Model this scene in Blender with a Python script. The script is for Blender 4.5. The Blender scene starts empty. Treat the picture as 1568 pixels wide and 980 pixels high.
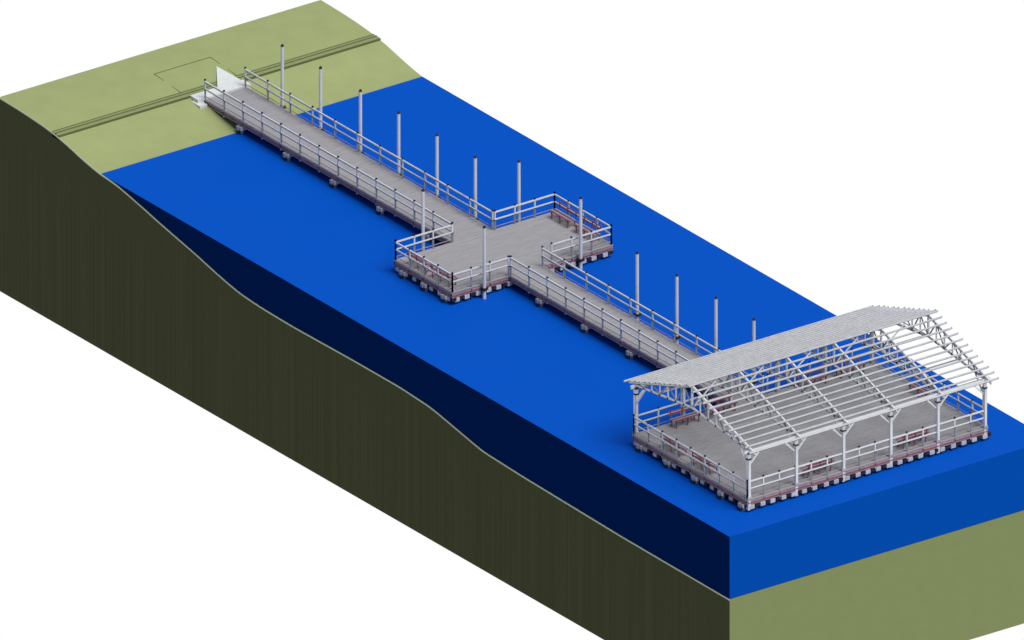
import bpy, math, random
from mathutils import Vector
random.seed(4)
D=bpy.data; C=bpy.context; scene=C.scene

# ---------------- materials ----------------
def mat(name,col,rough=0.8,var=0.0,scale=3.0,stretch=(1,1,1),bump=0.0,spec=0.2,col2=None,detail=4):
    m=D.materials.new(name); m.use_nodes=True
    nt=m.node_tree; b=nt.nodes['Principled BSDF']
    b.inputs['Roughness'].default_value=rough
    b.inputs['Specular IOR Level'].default_value=spec
    b.inputs['Base Color'].default_value=(*col,1)
    if var>0 or col2:
        tc=nt.nodes.new('ShaderNodeTexCoord'); mp=nt.nodes.new('ShaderNodeMapping')
        mp.inputs['Scale'].default_value=stretch
        nz=nt.nodes.new('ShaderNodeTexNoise'); nz.inputs['Scale'].default_value=scale
        nz.inputs['Detail'].default_value=detail
        rp=nt.nodes.new('ShaderNodeValToRGB')
        a=col if col2 else tuple(c*(1-var) for c in col)
        c2=col2 if col2 else tuple(min(1,c*(1+var)) for c in col)
        rp.color_ramp.elements[0].position=0.3; rp.color_ramp.elements[1].position=0.7
        rp.color_ramp.elements[0].color=(*a,1); rp.color_ramp.elements[1].color=(*c2,1)
        nt.links.new(tc.outputs['Object'],mp.inputs[0]); nt.links.new(mp.outputs[0],nz.inputs['Vector'])
        nt.links.new(nz.outputs['Fac'],rp.inputs[0]); nt.links.new(rp.outputs[0],b.inputs['Base Color'])
        if bump>0:
            bp=nt.nodes.new('ShaderNodeBump'); bp.inputs['Strength'].default_value=bump
            bp.inputs['Distance'].default_value=0.02
            nt.links.new(nz.outputs['Fac'],bp.inputs['Height']); nt.links.new(bp.outputs[0],b.inputs['Normal'])
    return m
M={}
M['grass']=mat('grass',(.285,.315,.130),.95,.035,1.2,bump=.08,detail=8,spec=.05)
M['soil_shaded']=mat('cut_soil_shaded',(.052,.055,.027),1,.13,1.0,stretch=(13,13,.08),bump=.15,spec=0)  # striated soil; shade of the unlit long face put into its colour
M['soil_half_lit']=mat('cut_soil_half_lit',(.165,.193,.080),1,.02,1.5,stretch=(1,1,2),spec=0)  # same cut ground, colour darkened as the half-lit end face
M['lip']=mat('turf_edge',(.36,.41,.28),.9)
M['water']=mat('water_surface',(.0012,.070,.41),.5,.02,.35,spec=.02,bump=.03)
M['water_end']=mat('water_end_half_lit',(.0012,.052,.29),.9,spec=0)  # same water, colour lowered to the half-lit tone of the end face
M['water_side']=mat('water_side_shaded',(.0004,.010,.062),.9,spec=0)  # same water, shade of the unlit long face painted in
M['deck']=mat('weathered_deck',(.292,.278,.276),.85,.10,2.2,stretch=(7,.8,1))
M['fascia']=mat('fascia_timber',(.31,.235,.24),.85,.2,3)
M['white']=mat('pale_timber',(.58,.58,.58),.7,.06,4)
M['roofslat']=mat('roof_purlin_timber',(.50,.50,.495),.75,.10,4)
M['post']=mat('grey_timber',(.33,.33,.33),.8,.15,4)
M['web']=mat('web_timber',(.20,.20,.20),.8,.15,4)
M['dark']=mat('dark_iron_and_gap_shade',(.02,.02,.022),.6)  # iron fittings and caps; also painted shade in strips and float gaps
M['red']=mat('red_stained_timber',(.26,.075,.10),.7,.2,5)
M['float']=mat('float_shell',(.45,.44,.44),.7,.2,3)
M['concrete']=mat('concrete',(.60,.61,.58),.85,.06,4)
M['pile']=mat('pile_timber',(.52,.53,.54),.7,.10,3,stretch=(3,3,.4))
M['kerb']=mat('kerb_line',(.10,.115,.045),.9)
M['path']=mat('kerb_band',(.225,.25,.10),.9,.05,3)

# ---------------- mesh builder ----------------
class MB:
    def __init__(s,*mats): s.v=[];s.f=[];s.m=[];s.mats=list(mats)
    def mi(s,k):
        if k not in s.mats: s.mats.append(k)
        return s.mats.index(k)
    def box(s,x0,x1,y0,y1,z0,z1,k):
        n=len(s.v); i=s.mi(k)
        s.v+=[(x0,y0,z0),(x1,y0,z0),(x1,y1,z0),(x0,y1,z0),(x0,y0,z1),(x1,y0,z1),(x1,y1,z1),(x0,y1,z1)]
        for f in ((3,2,1,0),(4,5,6,7),(0,1,5,4),(1,2,6,5),(2,3,7,6),(3,0,4,7)):
            s.f.append(tuple(n+a for a in f)); s.m.append(i)
    def beam(s,p,q,w,h,k):
        p=Vector(p);q=Vector(q);d=(q-p).normalized()
        up=Vector((0,0,1)) if abs(d.z)<.99 else Vector((1,0,0))
        r=d.cross(up).normalized(); u=r.cross(d).normalized()
        n=len(s.v); i=s.mi(k)
        for b in (p,q):
            for a,c in ((-1,-1),(1,-1),(1,1),(-1,1)):
                s.v.append(tuple(b+r*(a*w/2)+u*(c*h/2)))
        for f in ((0,1,2,3),(7,6,5,4),(0,4,5,1),(1,5,6,2),(2,6,7,3),(3,7,4,0)):
            s.f.append(tuple(n+a for a in f)); s.m.append(i)
    def cyl(s,x,y,z0,z1,r0,r1,k,N=12):
        n=len(s.v); i=s.mi(k)
        for z,r in ((z0,r0),(z1,r1)):
            for a in range(N):
                t=2*math.pi*a/N; s.v.append((x+r*math.cos(t),y+r*math.sin(t),z))
        for a in range(N):
            b=(a+1)%N; s.f.append((n+a,n+b,n+N+b,n+N+a)); s.m.append(i)
        s.f.append(tuple(n+N+a for a in range(N))); s.m.append(i)
        s.f.append(tuple(n+a for a in reversed(range(N)))); s.m.append(i)
    def obj(s,name,parent=None):
        me=D.meshes.new(name); me.from_pydata(s.v,[],s.f)
        for k in s.mats: me.materials.append(M[k])
        me.polygons.foreach_set('material_index',s.m); me.update()
        o=D.objects.new(name,me); scene.collection.objects.link(o)
        if parent: o.parent=parent
        return o
def empty(name):
    o=D.objects.new(name,None); scene.collection.objects.link(o); o.empty_display_size=.5; return o

# ---------------- terrain & water ----------------
YW=15.2
prof=[(-47.7,.76),(-46.4,.73),(-45.2,.67),(-44.2,.58),(-43.3,.43),(-42.3,.20),(-41.2,0),(-40,-.07),(-38.6,-.33),(-37,-.66),(-34.9,-1.05),
(-33.2,-1.42),(-31.9,-1.64),(-30.5,-1.72),(-28.5,-1.75),(-24.6,-1.70),(-21.5,-1.70),(-19.5,-1.80),(-18.2,-2.02),(-16.1,-2.38),(-13.5,-2.47),(-11,-2.52),(-7,-2.6),(0,-2.64)]
def hz(x):
    for (a,za),(b,zb) in zip(prof,prof[1:]):
        if a<=x<=b: return za+(zb-za)*(x-a)/(b-a)
    return prof[-1][1]
xs=[-47.7+47.7*i/140 for i in range(141)]
def hs(x):
    x=min(0,max(-47.7,x)); w=.35; return (hz(max(-47.7,x-w))+2*hz(x)+hz(min(0,x+w)))/4
P=[(x,hs(x)) for x in xs]
ZB=-7.4
def prism(name,prf,zbot,y0,y1,kt,ky,kx,bot=None):
    mb=MB(kt,ky,kx); n=len(prf)
    lo=bot if bot else [(x,zbot) for x,_ in prf]
    for y in (y0,y1):
        mb.v+=[(x,y,z) for x,z in prf]; mb.v+=[(x,y,z) for x,z in lo]
    o=2*n
    for i in range(n-1):
        mb.f.append((i,i+1,o+i+1,o+i)); mb.m.append(0)
        mb.f.append((n+i+1,n+i,o+n+i,o+n+i+1)); mb.m.append(2)
        mb.f.append((n+i,n+i+1,i+1,i)); mb.m.append(1)
        mb.f.append((o+n+i+1,o+n+i,o+i,o+i+1)); mb.m.append(1)
    mb.f.append((n+n-1,o+n+n-1,o+n-1,n-1)); mb.m.append(2)
    mb.f.append((0,o,o+n,n)); mb.m.append(2)
    return mb.obj(name)
prism('terrain',P,ZB,0,YW,'grass','soil_shaded','soil_half_lit')
prism('turf_edge',[(x,z+.012) for x,z in P],0,-.03,-.002,'lip','lip','lip',bot=[(x,z-.04) for x,z in P])
wx=[x for x in xs if x>-41.1]
wp=[(x,0.0) for x in wx]; wb=[(x,min(-.002,hs(x)+.014)) for x in wx]
wp=[(-41.2,0.0)]+wp; wb=[(-41.2,-.002)]+wb
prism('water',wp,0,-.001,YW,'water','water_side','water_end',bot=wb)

# kerb lines & landing pad
mb=MB()
mb.box(-44.22,-43.80,.0,YW,.4,.60,'path')
for x,z in ((-44.22,.602),(-44.02,.612),(-43.80,.585)):
    mb.box(x-.02,x+.02,.0,YW,.4,z+.012,'kerb')
mb.obj('shoreline_kerb')
mb=MB()
for (a,b) in (((-46,6.1),(-46,8.75)),((-46,6.1),(-44.25,6.1)),((-46,8.75),(-44.25,8.75))):
    mb.beam((a[0],a[1],hs(a[0])+.004),(b[0],b[1],hs(b[0])+.004),.03,.02,'kerb')
mb.obj('landing_pad_outline')
mb=MB('concrete')
A=(-45.25,8.5,.69);B=(-43.4,8.6,.62);Cc=(-43.8,7.5,.635)
for dz in (0,-.3):
    mb.v+=[(p[0],p[1],p[2]+dz) for p in (A,B,Cc)]
for f in ((0,2,1),(0,3,5,2),(2,5,4,1),(1,4,3,0)): mb.f.append(f); mb.m.append(0)
mb.box(-43.79,-43.28,6.2,8.7,.1,.615,'concrete')
mb.box(-43.74,-43.0,6.1,6.44,.0,.47,'concrete')
mb.obj('concrete_abutment')

# ---------------- pier ----------------
DZ=.55
pier=empty('fishing_pier')
def boards(mb,x0,x1,y0,y1):
    x=x0
    while x<x1-.01:
        w=min(.145,x1-x); dz=random.uniform(-.003,.003)
        mb.box(x+.004,x+w-.004,y0+random.uniform(-.01,.01),y1+random.uniform(-.01,.01),DZ-.04,DZ+dz,'deck'); x+=.145
mb=MB('deck')
PX0,PX1,PY0,PY1=-27.15,-23.35,3.78,11.39
QX0,QX1,QY0,QY1=-8.85,-1.35,1.8,13.2
WY0,WY1,WY2=6.5,8.5,8.1
boards(mb,-43.27,PX0,WY0,WY1); boards(mb,PX0,PX1,PY0,PY1); boards(mb,PX1,QX0,WY0,WY2); boards(mb,QX0,QX1,QY0,QY1)
mb.obj('deck_boards',pier)
fr=MB('fascia')
def frame(x0,x1,y0,y1,step=.6):
    fr.box(x0,x1,y0+.02,y0+.08,DZ-.24,DZ-.045,'fascia'); fr.box(x0,x1,y1-.08,y1-.02,DZ-.24,DZ-.045,'fascia')
    fr.box(x0+.002,x1-.002,y0-.002,y0+.018,DZ-.17,DZ-.13,'red'); fr.box(x1-.018,x1+.002,y0+.02,y1-.02,DZ-.17,DZ-.131,'red')
    y=y0+.5
    while y<y1-.3:
        fr.box(x0+.09,x1-.09,y,y+.05,DZ-.23,DZ-.045,'fascia'); y+=step
    fr.box(x0+.02,x0+.08,y0+.085,y1-.085,DZ-.24,DZ-.046,'fascia'); fr.box(x1-.08,x1-.02,y0+.085,y1-.085,DZ-.24,DZ-.046,'fascia')
frame(-43.27,PX0-.01,WY0,WY1); frame(PX0,PX1,PY0,PY1); frame(PX1+.01,QX0-.01,WY0,WY2); frame(QX0,QX1,QY0,QY1)
fr.obj('deck_frame',pier)
pl=MB('pile')
def bent(x,y0,y1):
    pl.box(x-.07,x+.07,y0-.10,y1+.10,.14,.30,'post')
    pl.box(x+.12,x+.22,y0-.07,y1+.07,.16,.295,'float')
    for y in (y0+.08,y1-.08):
        pl.cyl(x+.05,y,hs(x)-.3,.15,.085,.08,'post')
        pl.box(x-.02,x+.14,y-.20,y-.12,.05,.14,'dark')
x=-41.0
while x<PX0-.8: bent(x,WY0,WY1); x+=3.05
x=PX1+1.9
while x<QX0-.5: bent(x,WY0,WY2); x+=2.95
for x in (-26.6,-25.2,-23.9): bent(x,PY0,PY1)
for x in (-8.4,-6.6,-4.8,-3.1,-1.75): bent(x,QY0,QY1)
pl.obj('pile_bents',pier)
fl=MB('float')
def floats_y(x,y0,y1,s,out):
    y=y0+.12
    while y<y1-.25:
        a=random.uniform(-.03,.03)
        fl.box(min(x,x+out*.30)-.01,max(x,x+out*.30)+.01,y+a,y+a+.22,.13,.28,'float')
        fl.box(min(x,x+out*.2),max(x,x+out*.2),y+.28,y+.28+.14,.16,.30,'dark'); y+=s  # dark block paints the shaded gap between floats
def floats_x(y,x0,x1,s,out):
    x=x0+.12
    while x<x1-.25:
        fl.box(x,x+.20,min(y,y+out*.30)-.01,max(y,y+out*.30)+.01,.15,.28,'float')
        fl.box(x+.26,x+.40,min(y,y+out*.2),max(y,y+out*.2),.17,.30,'dark'); x+=s  # gap shade between floats, painted as a dark block
floats_y(QX1,QY0,QY1,.5,-1); floats_x(QY0,QX0,QX1,.62,1); floats_y(QX0,QY0,QY1,.6,1)
floats_y(PX1,PY0,PY1,.5,-1); floats_x(PY0,PX0,PX1,.55,1); floats_x(PY1,PX0,PX1,.55,-1)
fl.obj('floats',pier)

# ---------------- railings ----------------
RH=.76
def railing(p,q,n,skirt=.30):
    mb=MB('white'); (ax,ay),(bx,by)=p,q
    al_y=abs(by-ay)>abs(bx-ax); e=.004 if al_y else 0
    for i in range(n+1):
        t=i/n; x=ax+(bx-ax)*t; y=ay+(by-ay)*t; w=.025
        mb.box(x-w,x+w,y-w,y+w,DZ-skirt,DZ+RH+.02,'white')
        mb.box(x-w-.006,x+w+.006,y-w-.006,y+w+.006,DZ+RH+.021,DZ+RH+.075,'dark')
        mb.box(x-w-.008,x+w+.008,y-w-.008,y+w+.008,DZ+RH*.56-.05,DZ+RH*.56-.015,'dark')
        mb.box(x-w-.014,x+w+.014,y-w-.014,y+w+.014,DZ-.20,DZ-.10,'dark')
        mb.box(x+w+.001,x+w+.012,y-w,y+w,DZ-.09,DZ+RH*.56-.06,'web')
    for z,h,w,k in ((RH-.03,.055,.045,'white'),(RH*.56,.042,.04,'white')):
        mb.beam((ax,ay,DZ+z+e),(bx,by,DZ+z+e),w,h,k)
        mb.beam((ax,ay,DZ+z+e-h/2-.010),(bx,by,DZ+z+e-h/2-.010),w*.8,.016,'dark')  # added dark line under each rail, outline and shadow gap as colour
    mb.beam((ax,ay,DZ+RH*.16+e),(bx,by,DZ+RH*.16+e),.02,.022,'fascia')
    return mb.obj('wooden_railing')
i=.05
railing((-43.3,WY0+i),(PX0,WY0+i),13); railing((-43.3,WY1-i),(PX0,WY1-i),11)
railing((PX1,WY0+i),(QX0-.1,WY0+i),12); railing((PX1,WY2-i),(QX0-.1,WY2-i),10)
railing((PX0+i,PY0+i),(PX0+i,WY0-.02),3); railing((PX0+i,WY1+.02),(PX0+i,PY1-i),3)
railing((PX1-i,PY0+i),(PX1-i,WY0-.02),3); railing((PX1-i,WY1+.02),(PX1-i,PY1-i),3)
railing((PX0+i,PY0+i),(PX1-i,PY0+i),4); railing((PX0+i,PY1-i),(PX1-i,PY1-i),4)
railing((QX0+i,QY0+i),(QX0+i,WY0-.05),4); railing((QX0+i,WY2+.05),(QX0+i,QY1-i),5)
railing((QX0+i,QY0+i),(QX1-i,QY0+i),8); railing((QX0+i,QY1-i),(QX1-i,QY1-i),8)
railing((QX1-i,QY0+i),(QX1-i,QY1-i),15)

# ---------------- guide piles ----------------
mbp=MB('pile'); mbp.cyl(0,0,-5.2,2.98,.082,.062,'pile',14); mbp.cyl(0,0,2.985,3.06,.072,.04,'dark',14)
mbp.box(-.10,.10,-.12,.12,.36,.46,'dark')
base=None
for (x,y) in [(-41.2,8.68),(-38.7,8.68),(-36.1,8.68),(-33.6,8.68),(-31.1,8.68),(-28.6,8.68),(-27.3,9.8),(-23.2,9.75),(-27.3,5.27),(-23.2,5.2),
              (-17.85,8.55),(-15.3,8.58),(-12.75,8.58),(-10.3,8.6)]:
    if base is None: o=mbp.obj('guide_pile'); base=o
    else: o=D.objects.new('guide_pile',base.data); scene.collection.objects.link(o)
    o.location=(x,y,0); o.rotation_euler[2]=random.uniform(0,.3)

# ---------------- benches ----------------
def bench_mesh(L=1.3):
    mb=MB('red')
    for k in range(4): mb.box(-L/2,L/2,-.16+k*.085,-.11+k*.085,.30,.325,'post' if k%2 else 'red')
    for z in (.42,.55): mb.box(-L/2,L/2,.225,.245,z,z+.045,'red')
    for x in (-L/2+.12,0,L/2-.12):
        mb.box(x-.02,x+.02,-.15,-.11,0,.298,'red'); mb.beam((x,.17,0),(x,.265,.62),.035,.035,'red'); mb.box(x-.015,x+.015,-.17,.17,.25,.297,'dark')
    return mb
bb=None
for (x,y,r) in [(-25.9,4.2,180),(-24.4,4.2,180),(-26.1,11.0,0),(-24.5,11.0,0),
                (-6.6,2.2,180),(-4.6,2.2,180),(-1.8,5.4,-90),(-1.8,9.9,-90),(-8.4,4.0,90),(-8.4,5.7,90),(-8.4,10.0,90),(-8.4,11.8,90),(-5.2,12.8,0)]:
    if bb is None: o=bench_mesh().obj('park_bench'); bb=o
    else: o=D.objects.new('park_bench',bb.data); scene.collection.objects.link(o)
    o.location=(x,y,DZ+.002); o.rotation_euler[2]=math.radians(r)

# ---------------- pavilion ----------------
pav=empty('open_pavilion')
XF,XB=QX1-.07,QX0+.07; XR=(XF+XB)/2; ZE=2.55; EX=.42
ZR=4.0
slope=(ZR-2.66)/(XR-(XB-EX))
def zt(x): return ZR-abs(x-XR)*slope
ys=[QY0+.12+i*(QY1-QY0-.24)/5 for i in range(6)]
ps=MB('white'); tr=MB('white'); br=MB('white')
ht=lambda x: zt(x)-.07
cb=lambda x: ZE+.06+.42*(1-abs(x-XR)/(XF-XR))
for y in ys:
    for x in (XF,XB):
        ps.box(x-.065,x+.065,y-.065,y+.065,.1,ZE-.10,'white')
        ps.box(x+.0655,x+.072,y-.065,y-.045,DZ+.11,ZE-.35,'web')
        ps.box(x-.09,x+.09,y-.09,y+.09,DZ+.004,DZ+.10,'post')
        ps.box(x-.078,x+.078,y-.078,y+.078,ZE-.34,ZE-.28,'dark')
        ps.box(x-.08,x+.08,y-.08,y+.08,ZE-.099,ZE-.02,'dark')
    for sg in (-1,1):
        xe=XR+sg*(XF-XR+EX)
        tr.beam((XR,y,ht(XR)),(xe,y,ht(xe)),.06,.10,'white')
        tr.beam((XR,y,ht(XR)-.062),(xe,y,ht(xe)-.062),.045,.018,'dark')  # dark strip under the rafter, a shadow gap put in as colour
        xf=XR+sg*(XF-XR)
        tr.beam((XR,y,cb(XR)),(xf,y,cb(xf)),.05,.07,'white')
        tr.beam((XR,y,cb(XR)-.046),(xf,y,cb(xf)-.046),.04,.018,'dark')  # painted shade line below the bottom chord
        N=7
        for k in range(1,N+1):
            xa=XR+sg*(XF-XR)*k/N; xb=XR+sg*(XF-XR)*(k-1)/N
            if k<N:
                tr.beam((xa,y,cb(xa)),(xa,y,ht(xa)),.04,.05,'white')
                tr.box(xa-.045,xa+.045,y-.034,y+.034,cb(xa)-.03,cb(xa)+.03,'dark')
            tr.beam((xb,y,cb(xb)),(xa,y,ht(xa)) ,.034,.045,'web') if k%2 else tr.beam((xb,y,ht(xb)),(xa,y,cb(xa)),.034,.045,'web')
        br.beam((xf,y,ZE-.75),(xf-sg*.65,y,cb(xf-sg*.65)),.05,.065,'white')
        xq=xf
        for d in (-1,1):
            if QY0<y+d*.6<QY1: br.beam((xq,y,ZE-.62),(xq,y+d*.5,ZE-.10),.045,.06,'white')
    tr.beam((XR,y,cb(XR)),(XR,y,ht(XR)),.065,.065,'white')
for x in (XF,XB):
    ps.box(x-.05,x+.05,QY0-.1,QY1+.1,ZE-.06,ZE+.07,'white')
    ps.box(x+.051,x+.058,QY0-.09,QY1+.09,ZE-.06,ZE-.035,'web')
for x in (XR-2.1,XR,XR+2.1):
    tr.beam((x,QY0+.05,cb(x)+.075),(x,QY1-.05,cb(x)+.075),.045,.05,'post')
# longitudinal cross bracing between trusses under the ridge and back slope
for x,kk in ((XR+.03,'white'),(XR-2.15,'post')):
    for a,b in zip(ys,ys[1:]):
        m=(a+b)/2
        tr.beam((x,a+.03,cb(x)+.05),(x,m,ht(x)-.04),.035,.045,kk)
        tr.beam((x,b-.03,cb(x)+.05),(x,m,ht(x)-.04),.036,.046,'web')
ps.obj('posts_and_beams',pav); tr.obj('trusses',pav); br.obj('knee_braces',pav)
pu=MB('roofslat'); NP=12
for sg in (-1,1):
    for k in range(NP+1):
        x=XR+sg*(.06+(XF-XR+EX-.08)*k/NP); z=zt(x)+.025
        j=random.uniform(-.04,.04)
        pu.beam((x,QY0-.12+j,z),(x,QY1+.22+j,z),.05,.05,'roofslat')
        pu.beam((x,QY0-.11+j,z-.033),(x,QY1+.21+j,z-.033),.042,.015,'dark')  # added dark strip, painted shade under the purlin
        pu.box(x-.03,x+.03,QY1+.22+j,QY1+.245+j,z-.03,z+.03,'web')
        pu.box(x-.03,x+.03,QY0-.145+j,QY0-.12+j,z-.03,z+.03,'web')
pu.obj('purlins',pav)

# ---------------- light ----------------
L=Vector((.5,.10,.86)).normalized()
sd=D.lights.new('sun','SUN'); sd.energy=3.6; sd.angle=math.radians(32); sd.color=(1,.98,.95)
so=D.objects.new('sun',sd); scene.collection.objects.link(so); so.rotation_euler=L.to_track_quat('Z','Y').to_euler(); so.location=(0,0,40)
w=D.worlds.new('World'); scene.world=w; w.use_nodes=True; nt=w.node_tree
bg=nt.nodes['Background']; out=nt.nodes['World Output']
sk=nt.nodes.new('ShaderNodeTexSky'); sk.sky_type='NISHITA'; sk.sun_disc=False
sk.sun_elevation=math.asin(L.z); sk.sun_rotation=math.atan2(L.x,L.y)
nt.links.new(sk.outputs[0],bg.inputs[0]); bg.inputs[1].default_value=.10
b2=nt.nodes.new('ShaderNodeBackground'); b2.inputs[0].default_value=(1,1,1,1); b2.inputs[1].default_value=1.0
tc=nt.nodes.new('ShaderNodeTexCoord'); sp=nt.nodes.new('ShaderNodeSeparateXYZ'); mr=nt.nodes.new('ShaderNodeMapRange')
mr.inputs['From Min'].default_value=-.10; mr.inputs['From Max'].default_value=.12
nt.links.new(tc.outputs['Generated'],sp.inputs[0]); nt.links.new(sp.outputs['Z'],mr.inputs['Value'])
mx=nt.nodes.new('ShaderNodeMixShader'); nt.links.new(mr.outputs[0],mx.inputs[0])
nt.links.new(b2.outputs[0],mx.inputs[1]); nt.links.new(bg.outputs[0],mx.inputs[2]); nt.links.new(mx.outputs[0],out.inputs[0])

# ---------------- camera ----------------
th=math.radians(54.1); el=math.radians(24.7)
fw=Vector((-math.sin(th)*math.cos(el),math.cos(th)*math.cos(el),-math.sin(el)))
cd=D.cameras.new('camera'); cd.type='ORTHO'; cd.ortho_scale=39.2; cd.clip_end=1000
co=D.objects.new('camera',cd); scene.collection.objects.link(co)
co.location=Vector((-20.98,4.90,0))-fw*120; co.rotation_euler=(math.radians(90)-el,0,th)
scene.camera=co
scene.view_settings.view_transform='Standard'; scene.view_settings.look='None'; scene.view_settings.exposure=0
